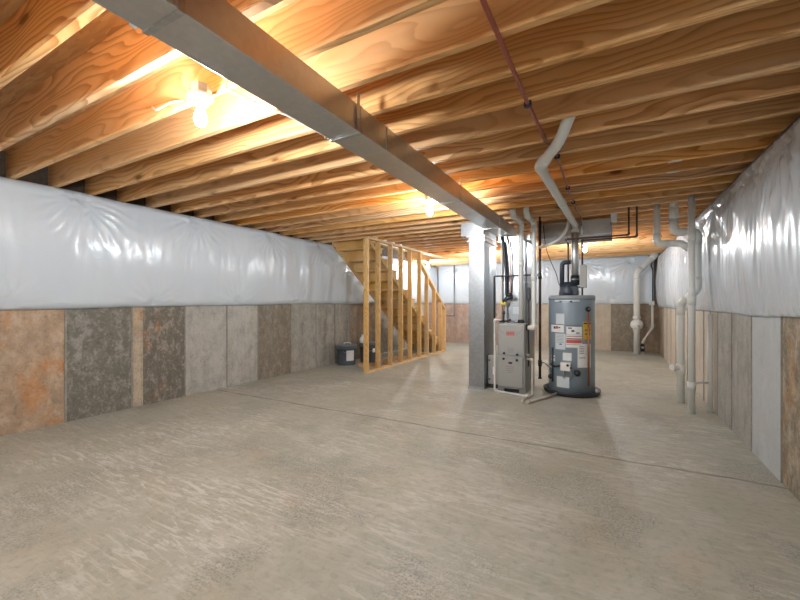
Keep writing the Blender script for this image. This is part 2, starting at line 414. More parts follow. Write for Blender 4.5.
# subfloor with the stairwell opening
SX0, SX1, SY0, SY1 = XL, -3.70, 5.64, 9.03
mb = MB()
mb.box(XL-.2, XR+.2, YF-.22, SY0, ZS, ZS+.02); mb.box(XL-.2, XR+.2, SY1, YB+.2, ZS, ZS+.02)
mb.box(SX1, XR+.2, SY0, SY1, ZS, ZS+.02); mb.box(XL-.2, SX0, SY0, SY1, ZS, ZS+.02)
struct(mb.build('ceiling', M['osb']))
mb = MB()
z0, z1 = ZS+.02, 4.2
mb.box(SX0-.1, SX0, SY0-.1, SY1+.1, z0, z1); mb.box(SX1, SX1+.1, SY0-.1, SY1+.1, z0, z1)
mb.box(SX0, SX1, SY0-.1, SY0, z0+2.0, z1); mb.box(SX0, SX1, SY1, SY1+.1, z0, z1); mb.box(SX0-.1, SX1+.1, SY0-1.2, SY1+.1, z1, z1+.05)
struct(mb.build('wall_stairwell', M['drywall']))
# sill plates and rim boards
n = 1
for args, mt in (((XL-.14, XL, YF, YB, 2.326, ZJ), 'fibre'), ((XR, XR+.14, YF, YB, 2.326, ZJ), 'fibre'), ((XL, XR, YB, YB+.14, 2.326, ZJ), 'rimwood'),  # side sills coloured dark to imitate the shading at the joist ends
                 ((XL-.17, XL-.10, YF, YB, ZJ, ZS), 'fibre'), ((XR+.10, XR+.17, YF, YB, ZJ, ZS), 'fibre'), ((XL-.1, XR+.1, YB+.01, YB+.05, ZJ, ZS), 'rimwood'),
                 ((XL, XR, YF-.2, YF-.15, ZJ, ZS), 'rimwood')):
    struct(bx(*args).build('trim_%d' % n, M[mt])); n += 1

# ------------------------------------------------------------------ floor joists
ORD = ['first','second','third','fourth','fifth','sixth','seventh','eighth','ninth','tenth','eleventh','twelfth','thirteenth','fourteenth','fifteenth','sixteenth','seventeenth','eighteenth','nineteenth','twentieth']
TENS = {20:'twenty', 30:'thirty'}
def ordw(i):
    if i <= 20: return ORD[i-1]
    t = i//10*10
    return 'thirtieth' if i == 30 else TENS[t]+'-'+ORD[i-t-1]
def joist_mesh(x0, x1):
    xm = (x0+x1)/2; mb = bx(x0-xm, x1-xm, -.019, .019, 0, JH, bev=.002)
    o = mb.build('floor_joist', M['joist']); return o, xm
jf, xf = joist_mesh(XL-.10, XR+.10); js, xs = joist_mesh(-3.735, XR+.10)
uf = us = False
for k in range(-12, 34):
    yc = .745+.305*k-.019
    short = 17 <= k <= 27
    src = js if short else jf
    if (short and not us) or (not short and not uf):
        o = src
        if short: us = True
        else: uf = True
    else:
        o = src.copy(); COL.objects.link(o)
    o.location = (xs if short else xf, yc, ZJ)
    if k < 0: tag(o, 'pine floor joist overhead behind the camera', 'joist', 'floor joists behind the camera')
    elif short: tag(o, 'pine floor joist ending on the stud wall, %s joist back from the front' % ordw(k+1), 'joist', 'pine floor joists overhead')
    elif k > 27: tag(o, 'pine floor joist near the back wall, %s joist back from the front' % ordw(k+1), 'joist', 'pine floor joists overhead')
    else: tag(o, 'full width pine floor joist, %s joist back from the front' % ordw(k+1), 'joist', 'pine floor joists overhead')
o = bx(XL, -3.70, 5.63, 5.668, ZJ, ZS).build('stair_header', M['rimwood']); tag(o, 'pine header board closing the joists above the stair top', 'header board')

# ------------------------------------------------------------------ insulation blankets
def fold(a, b, stars, amp, seed, vf):
    p = Vector((a*2.2+seed, b*.9, seed*1.7)); h = noise.fractal(p, 1.0, 2.0, 2)*.016*amp
    p2 = Vector((a*9.0+seed*3, b*1.3, seed)); n_ = noise.noise(p2); h += (abs(n_)**.7)*-.016*amp*vf
    for sa, sb, ln, na, am in stars:
        da, db = a-sa, (b-sb); r = math.hypot(da, db)
        if r > ln*2.6: continue
        th = math.atan2(db, da)
        env = math.exp(-(r/ln)**2)*min(1, r/.05)
        h += am*amp*env*(1-abs(math.sin(na*.5*th+1.7*noise.noise(Vector((sa*5, r*4, th*2))))))
        h -= .03*math.exp(-(r/.07)**2)
    return h
def blanket(name, m, side, a0, a1, zb, zt, bulge, stars, amp, seed, label, step=.022, zfun=None, vf=.45):
    na = int((a1-a0)/step); nb = 58; bm = bmesh.new(); grid = []
    for i in range(na+1):
        a = a0+(a1-a0)*i/na; col = []
        z0 = zb+(min(.03, max(-.02, .012*(a-2.6))) if side == 'L' else 0)+.018*noise.noise(Vector((a*1.1, seed, 3)))+.006*noise.noise(Vector((a*6, seed, 3)))
        z1 = zt+.012*noise.noise(Vector((a*1.7, seed, 9)))
        if zfun: z1 += zfun(a)
        for j in range(nb+1):
            t = j/nb; z = z0+(z1-z0)*t
            edge = min(1, min(t, 1-t)/.05)**.5
            pr = bulge*(.40+.60*math.sin(math.pi*min(1, t*.93+.02))**.7)
            d = pr*(.25+.75*edge)+fold(a, z, stars, amp, seed, vf)*edge
            d = max(d, .016)
            if side == 'L': p = (XL+d, a, z)
            elif side == 'R': p = (XR-d, a, z)
            else: p = (a, YB-d, z)
            col.append(p)
        # return edges to the wall
        def wp(p):
            return (XL+.009, p[1], p[2]) if side == 'L' else ((XR-.009, p[1], p[2]) if side == 'R' else (p[0], YB-.009, p[2]))
        col = [wp(col[0])]+col+[wp(col[-1])]
        grid.append([bm.verts.new(p) for p in col])
    for A, B in zip(grid, grid[1:]):
        for j in range(len(A)-1): bm.faces.new((A[j], A[j+1], B[j+1], B[j])).smooth = True
    for g in (grid[0], grid[-1]): bm.faces.new(g)
    bmesh.ops.recalc_face_normals(bm, faces=bm.faces)
    me = bpy.data.meshes.new(name); bm.to_mesh(me); bm.free(); me.materials.append(m)
    o = bpy.data.objects.new(name, me); COL.objects.link(o)
    return tag(o, label, 'insulation')
rs = random.Random(3)
starsL = [(.6,2.3,.3,18,.02), (1.82,2.29,.36,26,.030), (3.05,2.30,.34,24,.024), (4.3,2.30,.32,22,.022), (5.5,2.3,.34,22,.02), (1.30,1.20,.25,18,.018), (2.55,1.20,.28,18,.018), (3.7,1.22,.25,18,.016),
          (4.9,1.22,.25,18,.016), (6.7,2.3,.3,20,.02), (7.9,2.3,.3,20,.02), (9.2,2.3,.3,20,.02)]
blanket('insulation_blanket', M['vinyl'], 'L', YF+.1, YB-.14, 1.165, 2.362, .125, starsL, 1.0, 2.3, 'long white vinyl faced insulation blanket on the left concrete wall')
starsR = [(y, z, rs.uniform(.25,.40), rs.choice((12,16,18)), rs.uniform(.015,.028)) for y in [2.75+.62*i for i in range(13)] for z in (2.24,)]
blanket('insulation_blanket', M['vinyl_dimmed'], 'R', YF+.1, YB-.14, 1.115, 2.325, .07, starsR, 1.25, 8.1, 'crumpled white insulation blanket on the right concrete wall', .02, lambda a: .05*max(0, noise.noise(Vector((a*1.5, 4, 1)))), vf=1.3)
starsB = [(x, 2.25, .3, 20, .022) for x in (-4.2,-3.0,-1.8,-.6,.4)]+[(x, 1.3, .25, 18, .016) for x in (-3.6,-2.4,-1.2,0)]
blanket('insulation_blanket', M['vinyl'], 'B', XL+.12, XR-.10, 1.19, 2.40, .09, starsB, .9, 5.2, 'white vinyl insulation blanket across the far back wall')

# ------------------------------------------------------------------ main supply duct
DX0, DX1, DZ0, DZ1 = -1.419, -1.215, 2.156, 2.305
t = thing('supply_duct', (-1.317, 2.0, DZ0), 'long rectangular galvanised supply duct running under the joists to the furnace', 'duct')
cuts = [-2.7, -.6, .73, 1.74, 2.02, 3.35, 4.76, 5.72]
for a, b2 in zip(cuts, cuts[1:]):
    bx(DX0, DX1, a+.001, b2-.001, DZ0, DZ1, bev=.003).build('duct_section', M['galv_dull'], t)
for y in cuts[1:-1]:
    mb = MB(); e = .005; wd = .011 if y != 2.02 else .006
    
    if y != 2.02: mb.box(DX0-e, DX1+e, y-wd, y+wd, DZ0-e, DZ0); mb.box(DX0-e, DX0, y-wd, y+wd, DZ0, DZ1)
    mb.box(DX1, DX1+e, y-wd, y+wd, DZ0, DZ1)
    mb.build('joint_cleat', M['galv'], t)
for y in (.70, 1.71, 3.33):
    bx(DX1+.009, DX1+.011, y-.02, y+.005, DZ0-.002, ZJ-.002).build('hanger_strap', M['galv'], t); bx(DX0-.011, DX0-.009, y-.02, y+.005, DZ0-.002, ZJ-.002).build('hanger_strap', M['galv'], t)

# cross duct behind the water heater
t = thing('branch_duct', (-.5, 6.2, 2.15), 'short galvanised duct crossing above and behind the water heater', 'duct')
bx(-.93, 0.0, 5.80, 6.45, 2.15, 2.355, bev=.003).build('duct_section', M['galv_dark'], t)
mb = MB(); mb.box(-.93, .012, 5.785, 5.80, 2.135, 2.155); mb.box(-.93, .012, 5.80, 6.46, 2.137, 2.149); mb.box(0, .014, 5.785, 6.46, 2.135, 2.357)
mb.build('end_flange', M['galv_bright'], t)

# return riser
t = thing('return_duct', (-1.66, 5.5, 0), 'tall shiny galvanised return air riser left of the furnace', 'duct')
bx(-1.775, -1.55, 5.215, 5.84, .02, 2.08, bev=.004).build('riser', M['galv_bright'], t)
bx(-1.785, -1.548, 5.205, 5.85, 0, .03).build('base_flange', M['galv'], t)
bx(-1.785, -1.54, 5.205, 5.85, 1.02, 1.045).build('riser_seam', M['galv_bright'], t)
bx(-1.885, -1.552, 5.19, 5.86, 2.165, 2.36, bev=.004).build('boot', M['galv_bright'], t)
mb = MB(); mb.box(-1.80, -1.535, 5.20, 5.86, 2.08, 2.10); mb.box(-1.775, -1.55, 5.215, 5.84, 2.10, 2.145); mb.box(-1.80, -1.535, 5.19, 5.86, 2.145, 2.166)
mb.build('collar', M['galv'], t)

# ------------------------------------------------------------------ furnace
FX0, FX1, FY0, FY1, FZ = -1.36, -.995, 5.20, 5.92, .945
t = thing('furnace', ((FX0+FX1)/2, 5.55, 0), 'grey upright gas furnace with red emblem between return riser and water heater', 'furnace')
bx(FX0, FX1, FY0+.012, FY1, .055, FZ, bev=.004).build('cabinet', M['furnace_side'], t)
for a_, b_ in ((FX0, FX0+.08), (FX1-.08, FX1)): bx(a_, b_, FY0+.02, FY1, 0, .06).build('base_foot', M['furnace_side'], t)
bx(FX0+.081, FX1-.081, FY0+.05, FY1, .001, .054).build('toe_gap_shade', M['black'], t)  # black fill painted in for the dark gap under the furnace
up = bx(FX0+.012, FX1-.012, FY0-.006, FY0+.014, .505, FZ-.02, bev=.005).build('upper_door', M['furnace'], t)
lw = bx(FX0+.012, FX1-.03, FY0-.006, FY0+.014, .085, .485, bev=.005).build('lower_door', M['furnace'], t)
bx(FX0+.005, FX1-.005, FY0-.01, FY0+.012, .487, .503).build('door_rail', M['furnace'], t)
# emblem: red block of unreadable strokes with two thin wings
xc = (FX0+FX1)/2-.005; zc = .80
mb = MB()
for i in range(5): mb.box(xc-.055+i*.022, xc-.055+i*.022+.015, FY0-.0085, FY0-.006, zc-.016, zc+.02)
mb.box(xc-.06, xc+.06, FY0-.0085, FY0-.006, zc+.024, zc+.029); mb.box(xc-.055, xc+.055, FY0-.0085, FY0-.006, zc-.026, zc-.022)
mb.build('emblem', M['redink'], up)
for s in (-1, 1):
    MB().bar((xc+s*.07, FY0-.007, zc-.012), (xc+s*.155, FY0-.007, zc+.05), .002, .006).bar((xc+s*.155, FY0-.007, zc+.048), (xc+s*.155, FY0-.007, zc+.11), .002, .006).build('door_crease', M['furnace_side'], up)
mb = MB()
for i in range(4): mb.box(xc-.045+.01*(i%2), xc+.045-.01*(i%2), FY0-.0072, FY0-.0055, .605-i*.018, .612-i*.018)
mb.build('rating_text', M['furnace_side'], up)
for px_, pz, par in ((FX0+.09, .532, up), (FX1-.10, .525, up), (FX0+.085, .458, lw), (FX1-.105, .450, lw)):
    MB().lathe([(.016, 0), (.016, .014), (.011, .018)], (px_, FY0-.006, pz), 16, 'y').build('latch_knob', M['black'], par)
for ob in [c for p in (up, lw) for c in p.children if c.name.startswith('latch')]:
    for v in ob.data.vertices: v.co.y = 2*(FY0-.006-5.55)-v.co.y
bx(xc-.028, xc+.022, FY0-.009, FY0-.004, .395, .42, bev=.002).build('sight_window', M['black'], lw)
mb = MB()
for i, hw in enumerate((.06,.05,.055,.03)): mb.box(xc-hw-.01, xc+hw-.01, FY0-.0075, FY0-.0055, .35-i*.025, .358-i*.025)
mb.build('rating_text', M['furnace_side'], lw)
mb = MB(); mb.box(FX0+.02, FX0+.07, FY0+.02, FY0+.10, FZ, FZ+.035); mb.build('inlet_collar', M['black'], t)
MB().lathe([(.046, 0), (.046, .03), (.036, .045)], (-1.06, 5.27, FZ), 20).build('vent_collar', M['black'], t)
MB().lathe([(.040, 0), (.040, .02)], (FX1, 5.28, .885), 20, 'x').build('intake_collar', M['black'], t)
MB().bar((FX0+.08, 5.28, FZ+.015), (FX0+.16, 5.30, FZ+.04), .03, .03).build('gas_elbow', M['iron'], t)
# filter cabinet
t = thing('filter_cabinet', (-1.455, 5.6, 0), 'low grey filter cabinet between the riser and the furnace', 'filter cabinet')
bx(-1.545, -1.365, 5.37, 5.9, .06, .47, bev=.005).build('body', M['furnace'], t)
bx(-1.535, -1.375, 5.36, 5.371, .08, .455, bev=.003).build('access_door', M['furnace'], t)
bx(-1.545, -1.365, 5.40, 5.9, 0, .06).build('base', M['black'], t)  # black block stands for the shaded gap below the cabinet
for z in (.13, .40): MB().ball((-1.515, 5.355, z), .012).build('knob', M['black'], t)
bx(-1.47, -1.44, 5.357, 5.3605, .20, .31).build('sticker', M['paper'], t)

# coil case and plenum
t = thing('supply_plenum', (-1.18, 5.66, FZ), 'shiny sheet metal coil case and plenum standing on the furnace', 'plenum')
bx(-1.355, -1.0, 5.41, 5.91, FZ+.005, 1.50, bev=.004).build('coil_case', M['galv_bright'], t)
bx(-1.345, -1.01, 5.42, 5.90, 1.50, 2.07, bev=.003).build('plenum_box', M['galv_bright'], t)
bx(-1.36, -.995, 5.405, 5.915, 1.49, 1.51).build('seam', M['galv'], t)
bx(-1.40, -.96, 5.38, 5.93, 2.07, 2.15, bev=.003).build('top_collar', M['galv_dull'], t)
mb = MB(); mb.bar((-1.33, 5.419, 2.05), (-1.02, 5.419, 1.53), .003, .006); mb.build('cross_crease', M['galv'], t)
mb = MB(); mb.box(-1.20, -1.12, 5.4075, 5.41, 1.06, 1.16); mb.build('case_label', M['paper2'], t)

# ------------------------------------------------------------------ pipes helper
def pipe(name, pts, r, m, label, cat='pipe', fr=.06, coll=(), group=None, fit='elbow', fm=None, seg=14, extra=.006, fl=.05):
    """single run; fittings at inner corners as children"""
    base = min((Vector(p) for p in pts), key=lambda p: p.z)
    t = thing(name, base, label, cat, group)
    MB().tube(fillet(pts, fr), r, seg).build('pipe_run', m, t)
    P = [Vector(p) for p in pts]
    if fit:
        for i in range(1, len(P)-1):
            p = P[i]; a = (P[i-1]-p); b2 = (P[i+1]-p); d = min(fr+fl, a.length*.6, b2.length*.6)
            MB().tube(fillet([p+a.normalized()*d, p, p+b2.normalized()*d], fr), r+extra, seg).build('elbow', fm or m, t)
    for c, ax, h, rr in coll:
        c = Vector(c); d = Vector(ax)*h/2
        MB().tube([c-d, c+d], rr, seg).build('coupling', fm or m, t)
    return t
# furnace vent and intake
pipe('vent_pipe', [(-1.06,5.27,FZ+.045), (-1.06,5.27,2.295), (-1.075,4.85,2.31), (-1.09,4.83,2.56)], .030, M['pvc'], 'white vent pipe rising from the top of the furnace', coll=[((-1.06,5.27,1.75), (0,0,1), .09, .037)])
pipe('intake_pipe', [(FX1+.021,5.28,.885), (-.895,5.27,.885), (-.895,5.27,2.285), (-.915,4.86,2.30), (-.92,4.83,2.56)], .030, M['pvc'], 'white intake pipe curving into the right side of the furnace', fr=.075, coll=[((-.895,5.27,1.55), (0,0,1), .09, .037)])
# condensate
pipe('condensate_drain_pipe', [(-1.30,5.19,.985), (-1.392,5.175,.985), (-1.392,5.175,.016), (-.955,5.06,.016), (-.905,5.16,.016)], .013, M['pvc'], 'thin white drain pipe down the front left of the furnace to the floor', fr=.02, fl=.015, extra=.004)
pipe('condensate_riser', [(-.985,5.25,.47), (-.90,5.20,.47), (-.90,5.18,.016), (-.955,4.83,.016), (-.93,4.72,.016)], .015, M['pvc_dirty'], 'dusty drain pipe down the right side of the furnace', fr=.02, fl=.015, extra=.004)
pipe('pan_drain_pipe', [(-.60,5.385,.030), (-.885,4.735,.018)], .017, M['pvc_dirty'], 'short dusty drain pipe lying on the floor from the heater pan', coll=[((-.875,4.757,.0225), (.40,.91,0), .06, .022)])
pipe('humidifier_pipe', [(-1.345,5.375,.99), (-1.345,5.375,1.70), (-1.348,5.365,2.06)], .012, M['pvc'], 'thin white pipe on the left front edge of the plenum', fit=None)
# refrigerant lines
t = thing('refrigerant_lines', (-1.28, 5.36, 1.05), 'black insulated refrigerant lines running down the front of the plenum', 'pipe')
MB().tube(fillet([(-1.34,5.356,2.14),(-1.31,5.356,2.0),(-1.28,5.356,1.65),(-1.275,5.356,1.32),(-1.25,5.41,1.27)], .08), .019).build('suction_line', M['black'], t)
MB().tube(fillet([(-1.27,5.36,2.14),(-1.22,5.36,1.9),(-1.215,5.36,1.45),(-1.225,5.41,1.25)], .08), .010).build('liquid_line', M['copper'], t)
# gas line
t = pipe('gas_pipe', [(-.87,5.60,.16), (-.87,5.60,2.55)], .018, M['iron_brown'], 'dark brown gas pipe hanging from the joists between furnace and heater', fit=None)
t.location = (-.87,5.60,.16)
MB().tube([(-.87,5.60,.33), (-.87,5.60,.42)], .026).build('tee', M['iron'], t)
MB().tube([(-.87,5.60,1.55), (-.87,5.60,1.63)], .025).build('tee', M['iron'], t)
MB().tube([(-.87,5.60,.155), (-.87,5.60,.175)], .025).build('drip_cap', M['iron'], t)
MB().tube(fillet([(-.87,5.60,1.59), (-.87,5.315,1.59), (-1.435,5.315,1.59), (-1.435,5.315,1.0)], .02), .011).build('branch_line', M['iron'], t)
MB().tube(fillet([(-.85,5.59,.375), (-.80,5.52,.40), (-.735,5.45,.36), (-.69,5.425,.35)], .04), .010).build('flexible_connector', M['galv'], t)
# gas valve with yellow handle near the furnace top
t = thing('gas_valve', (-1.315, 5.30, 1.0), 'yellow handled gas shutoff valve above the furnace top', 'valve')
MB().tube([(-1.295,5.28,.985), (-1.295,5.28,1.23)], .012).build('riser', M['copper'], t)
MB().tube([(-1.295,5.28,1.06), (-1.295,5.28,1.10)], .020).build('union', M['iron'], t)
bx(-1.335, -1.262, 5.255, 5.30, 1.185, 1.245, bev=.012).build('handle', M['yellow_paint'], t)
MB().tube(fillet([(-1.30,5.28,1.225), (-1.24,5.27,1.29), (-1.17,5.28,1.30)], .04), [.028]*8+[.030]).build('valve_body', M['darkblue'], t)
MB().ball((-1.215,5.262,1.325), .032).build('regulator_cap', M['black'], t)
# disconnect cord on furnace side
t = thing('service_switch', (-.965, 5.30, .3), 'dark power cord and switch down the right side of the furnace', 'switch')
MB().tube(fillet([(-.975,5.33,1.35), (-.965,5.31,1.05), (-.972,5.30,.80), (-.962,5.29,.55), (-.970,5.30,.36)], .08), .009).build('cord', M['black'], t)
bx(-.992, -.945, 5.27, 5.33, 1.25, 1.42, bev=.006).build('switch_box', M['black'], t)
bx(-.994, -.955, 5.26, 5.33, .50, .53, bev=.003).build('bracket', M['box_grey'], t)

# ------------------------------------------------------------------ water heater
C = (-.472, 5.65); R = .288
cdir = math.atan2(-C[1], -C[0])
def ang(u): return cdir+math.asin(max(-.98, min(.98, (u-573)/24.0)))
def zz(v): return 1.212-(v-303.15)*4.82/380.0
t = thing('drain_pan', (C[0], C[1], 0), 'black round drain pan under the water heater', 'pan')
MB().lathe([(.02,.004), (.335,.004), (.350,.02), (.358,.062), (.350,.066), (.342,.058), (.330,.012), (.02,.010)], (*C, 0), 48).build('pan_body', M['black'], t)
MB().tube([(-.625,5.42,.035), (-.59,5.46,.035)], .024).build('drain_fitting', M['pvc'], t)
t = thing('water_heater', (C[0], C[1], .012), 'tall blue grey tank water heater standing in a black drain pan', 'water heater')
MB().lathe([(.27,.012), (R,.02), (R,1.285), (R-.004,1.295)], (*C, 0), 64).build('tank', M['tank'], t)
MB().lathe([(R+.003,1.255), (R+.004,1.305), (R-.01,1.315), (.02,1.318)], (*C, 0), 64).build('top_cap', M['tanktop'], t)
MB().lathe([(R+.003,.02), (R+.003,.05), (R,.052)], (*C, 0), 64).build('base_ring', M['darkblue'], t)
def lab(name, u0, u1, v0, v1, m, th=.0012): return MB().patch(C, R, ang(u0), ang(u1), zz(v1), zz(v0), th=th).build(name, M[m], t)
def deco(parent, bars, m):
    mb = MB()
    for (u0, u1, v0, v1) in bars: mb.patch(C, R, ang(u0), ang(u1), zz(v1), zz(v0), seg=6, th=.002)
    return mb.build('print', M[m], parent)
L = lab('nameplate', 556.5, 581, 298.6, 302.2, 'paper2'); deco(L, [(561,563.5,301,302.2), (571.5,574,300.8,302.4), (563,572,301.3,301.7), (556.5,561,301.8,302.2), (574,581,301.8,302.2)], 'ink')
L = lab('warning_label', 557.5, 566, 314, 325, 'paper2')
L = lab('hazard_label', 552.5, 565.5, 325.4, 334.5, 'paper'); deco(L, [(552.5,565.5,325,325.7), (552.5,565.5,333.6,334.3), (555.2,557,327.5,330), (560,562,327.8,329)], 'ink'); deco(L, [(557.3,559.6,327,329.8)], 'redink')
L = lab('instruction_label', 557, 567, 334.8, 351, 'paper2'); deco(L, [(558,565.5,336+i*1.5,336.5+i*1.5) for i in range(6)], 'tanktop'); deco(L, [(561,563.5,345,346.2)], 'ink')
L = lab('warning_label', 568, 583.2, 326.2, 335.2, 'paper'); deco(L, [(568,583.2,326,326.9), (569.5,573.5,328,329.2), (573,576,330.5,332.5), (577.5,581,333,334)], 'ink')
L = lab('caution_label', 567.5, 583.2, 335.6, 348.5, 'paper'); deco(L, [(568,583,336.5,337.4), (568,583,340.5,344), ], 'redink'); deco(L, [(568,583,339,340), (568,583,345.2,345.6)], 'ink')
L = lab('energy_label', 584.5, 592.3, 322, 340, 'yellow'); deco(L, [(584.9,592,323,324.4), (586,591.5,330,331), (586,591.5,334,335)], 'ink')
L = lab('manual_sleeve', 579, 592, 344.5, 368.5, 'paper'); deco(L, [(580.5,585,347+i*1.7,347.5+i*1.7) for i in range(5)]+[(580.5,586.5,358.3,358.9)], 'ink')
L = lab('valve_label', 564.5, 573.2, 354, 362, 'paper')
L = lab('burner_door', 558.5, 571, 379, 390, 'paper2', .004)
L = lab('small_label', 552.5, 556.5, 358, 364, 'paper'); deco(L, [(552.5,556.5,360,361)], 'redink')
# gas control
def at(u, z, rr): a = ang(u); return Vector((C[0]+rr*math.cos(a), C[1]+rr*math.sin(a), z))
u_ = Vector((math.cos(ang(568)), math.sin(ang(568)), 0)); s_ = Vector((-u_.y, u_.x, 0))
def facebox(name, u, v0, v1, wd, r0, r1, m, bev=.005):
    a = ang(u); uu = Vector((math.cos(a), math.sin(a), 0)); ss = Vector((-uu.y, uu.x, 0))
    Mx = Matrix(((ss.x, uu.x, 0, C[0]), (ss.y, uu.y, 0, C[1]), (0,0,1,0), (0,0,0,1)))
    return MB().box(-wd/2, wd/2, r0, r1, zz(v1), zz(v0), bev, Mx).build(name, m, t)
g = facebox('gas_control', 568, 363.5, 372, .12, R-.01, R+.065, M['porcelain'])
MB().ball(at(570, zz(366), R+.07), .016).build('control_dial', M['black'], g)
MB().ball(at(572.5, zz(368.5), R+.068), .012).build('control_dial', M['ink'], g)
kn = at(578.5, zz(374), R+.02); MB().ball(kn, .042).build('drain_valve_knob', M['black'], t)
MB().tube([at(566, zz(372), R+.03), at(566, zz(380), R+.02)], .007).build('pilot_tube', M['galv'], t)
MB().tube(fillet([at(571, zz(371), R+.03), at(574, zz(376), R+.03), at(571, zz(381), R+.01)], .03), .006).build('burner_tube', M['galv'], t)
MB().tube([at(563, zz(367.5), R+.03), at(558, zz(369), R+.03), at(554.5, zz(367), R+.04)], .012).build('gas_inlet', M['iron'], t)
MB().tube([at(554.6, zz(350), R+.012), at(554.6, zz(386), R+.012)], .011).build('wire_conduit', M['darkblue'], t)
MB().ball(at(552.6, zz(381), R+.015), .032).build('drain_cock', M['black'], t)
# relief valve and discharge pipe
rv = MB().lathe([(.016,.012), (.030,.0), (.036,.012), (.030,.026), (.016,.016)], wloc(t), 18).build('relief_valve', M['black'], t)
a = ang(587.8); uu = Vector((math.cos(a), math.sin(a), 0)); p = at(587.8, zz(309.3), R+.015)
rv.location = p-wloc(t); rv.rotation_euler = uu.to_track_quat('Z', 'Y').to_euler()
MB().ball(at(588.3, zz(309), R+.03), .014).build('relief_valve_tip', M['galv_bright'], t)
MB().tube([at(588, zz(312), R+.03), at(588.3, zz(386.5), R+.03)], .013).build('discharge_pipe', M['copper'], t)
# blower, elbow, vent
mb = MB(); mb.lathe([(.125,1.315), (.128,1.36), (.115,1.42), (.10,1.47), (.05,1.50)], (C[0]-.03, C[1]-.02, 0), 28); mb.box(-.60,-.385,5.52,5.70,1.318,1.44, bev=.01)
mb.build('blower_hood', M['darkblue'], t)
MB().tube(fillet([(-.585,5.60,1.40), (-.585,5.60,1.765), (-.475,5.60,1.765)], .07), .030).build('intake_elbow', M['darkblue'], t)
MB().tube([(-.425,5.62,1.45), (-.425,5.62,1.585)], .056).build('vent_collar', M['black'], t)
MB().tube([(-.425,5.62,1.52), (-.425,5.62,1.545)], .060).build('hose_clamp', M['galv_bright'], t)
bx(-.365, -.285, 5.56, 5.70, 1.42, 1.72, bev=.006).build('control_box', M['box_grey'], t)
MB().tube([(-.38,5.62,1.43), (-.32,5.62,1.425)], .014).build('conduit', M['black'], t)

# vent of the heater: galvanised riser plus long white run
t = thing('heater_vent_pipe', (-.425, 5.62, 1.585), 'long white vent pipe sloping under the joists down to the water heater', 'pipe')
MB().tube([(-.425,5.62,1.585), (-.425,5.62,2.18)], .046).build('metal_riser', M['galv_light'], t)
MB().tube(fillet([(-.425,5.62,2.16), (-.425,5.62,2.262), (-.475,3.04,2.252), (-.30,2.73,2.288), (-.215,2.60,2.42), (-.19,2.57,2.47)], .09), .037).build('pipe_run', M['pvc'], t)
MB().tube([(-.450,4.35,2.262), (-.4515,4.27,2.262)], .044).build('coupling', M['pvc'], t)
MB().tube(fillet([(-.473,3.16,2.262), (-.475,3.04,2.252), (-.415,2.935,2.263)], .05), .044).build('elbow', M['pvc'], t)
MB().tube([(-.425,5.62,2.165), (-.425,5.62,2.205)], .05).build('coupling', M['pvc'], t)

# white flexible hose arc
t = pipe('flexible_hose', [(-.49,5.45,2.34), (-.50,5.45,2.20), (-.60,5.47,2.07), (-.72,5.49,2.01), (-.86,5.51,1.98)], .020, M['pvc'], 'white hose curving from the joists to behind the gas pipe', 'hose', fr=.12, fit=None)
# hanging control cable
pipe('thermostat_cable', [(-.84,5.66,2.34), (-.80,5.64,1.98), (-.73,5.64,1.78), (-.66,5.64,1.62), (-.625,5.62,1.46), (-.56,5.60,1.42)], .005, M['black'], 'thin dark cable sagging from the joists to the heater blower', 'cable', fr=.1, fit=None)

# ------------------------------------------------------------------ red water line under the joists
t = thing('red_water_pipe', (-.42, 2.0, ZJ-.03), 'thin red water pipe clipped under the joists', 'pipe')
MB().tube([(-.425,-2.4,ZJ-.016), (-.42,1.4,ZJ-.016), (-.415,2.2,ZJ-.016), (-.40,2.80,ZJ-.016)], .011).build('pipe_run', M['pex'], t)
mb = MB(); mb.tube(fillet([(-.40,2.78,ZJ-.016), (-.40,2.86,ZJ-.02), (-.365,2.92,ZJ-.02), (-.365,3.2,ZJ-.016), (-.375,4.3,ZJ-.016), (-.37,5.10,ZJ-.016), (-.34,5.42,ZJ-.03), (-.335,5.46,2.20)], .04), .009); mb.build('lower_run', M['copper'], t)
MB().tube([(-.40,2.72,ZJ-.016), (-.40,2.82,ZJ-.016)], .016).build('fitting', M['copper'], t)
MB().tube([(-.365,2.90,ZJ-.02), (-.365,2.98,ZJ-.02)], .014).build('fitting', M['copper'], t)
MB().tube([(-.335,5.46,2.22), (-.335,5.46,2.10)], .012).build('white_stub', M['pvc'], t)
for y, x in ((2.25,-.415), (3.165,-.365), (4.08,-.373), (4.69,-.372)):
    bx(x-.020, x+.020, y-.014, y+.014, ZJ-.034, ZJ-.001, bev=.004).build('pipe_clip', M['black'], t)

# hot and cold copper lines to the heater
for i, (x, z, xe, ye, lb) in enumerate(((.19, 2.050, -.52, 5.745, 'left of two dark copper water lines dropping from the joists behind the heater'), (.275, 2.026, -.345, 5.76, 'right of two dark copper water lines dropping from the joists behind the heater'))):
    yy = 5.43+.035*i
    pipe('copper_water_line', [(x,yy,2.60), (x,yy,z), (xe+.01*i,yy,z)] + ([(xe,ye,z-.02), (xe,ye,1.318)]), .011, M['iron_brown'], lb, fr=.02, fl=.012, extra=.003)
o = thing('junction_box', (.03,5.60,2.24), 'small white junction box under the joists right of the branch duct', 'box')
bx(.0, .065, 5.57, 5.63, 2.255, 2.362, bev=.004).build('box_body', M['porcelain'], o); bx(-.002, .067, 5.565, 5.572, 2.253, 2.364).build('cover_plate', M['paper'], o)

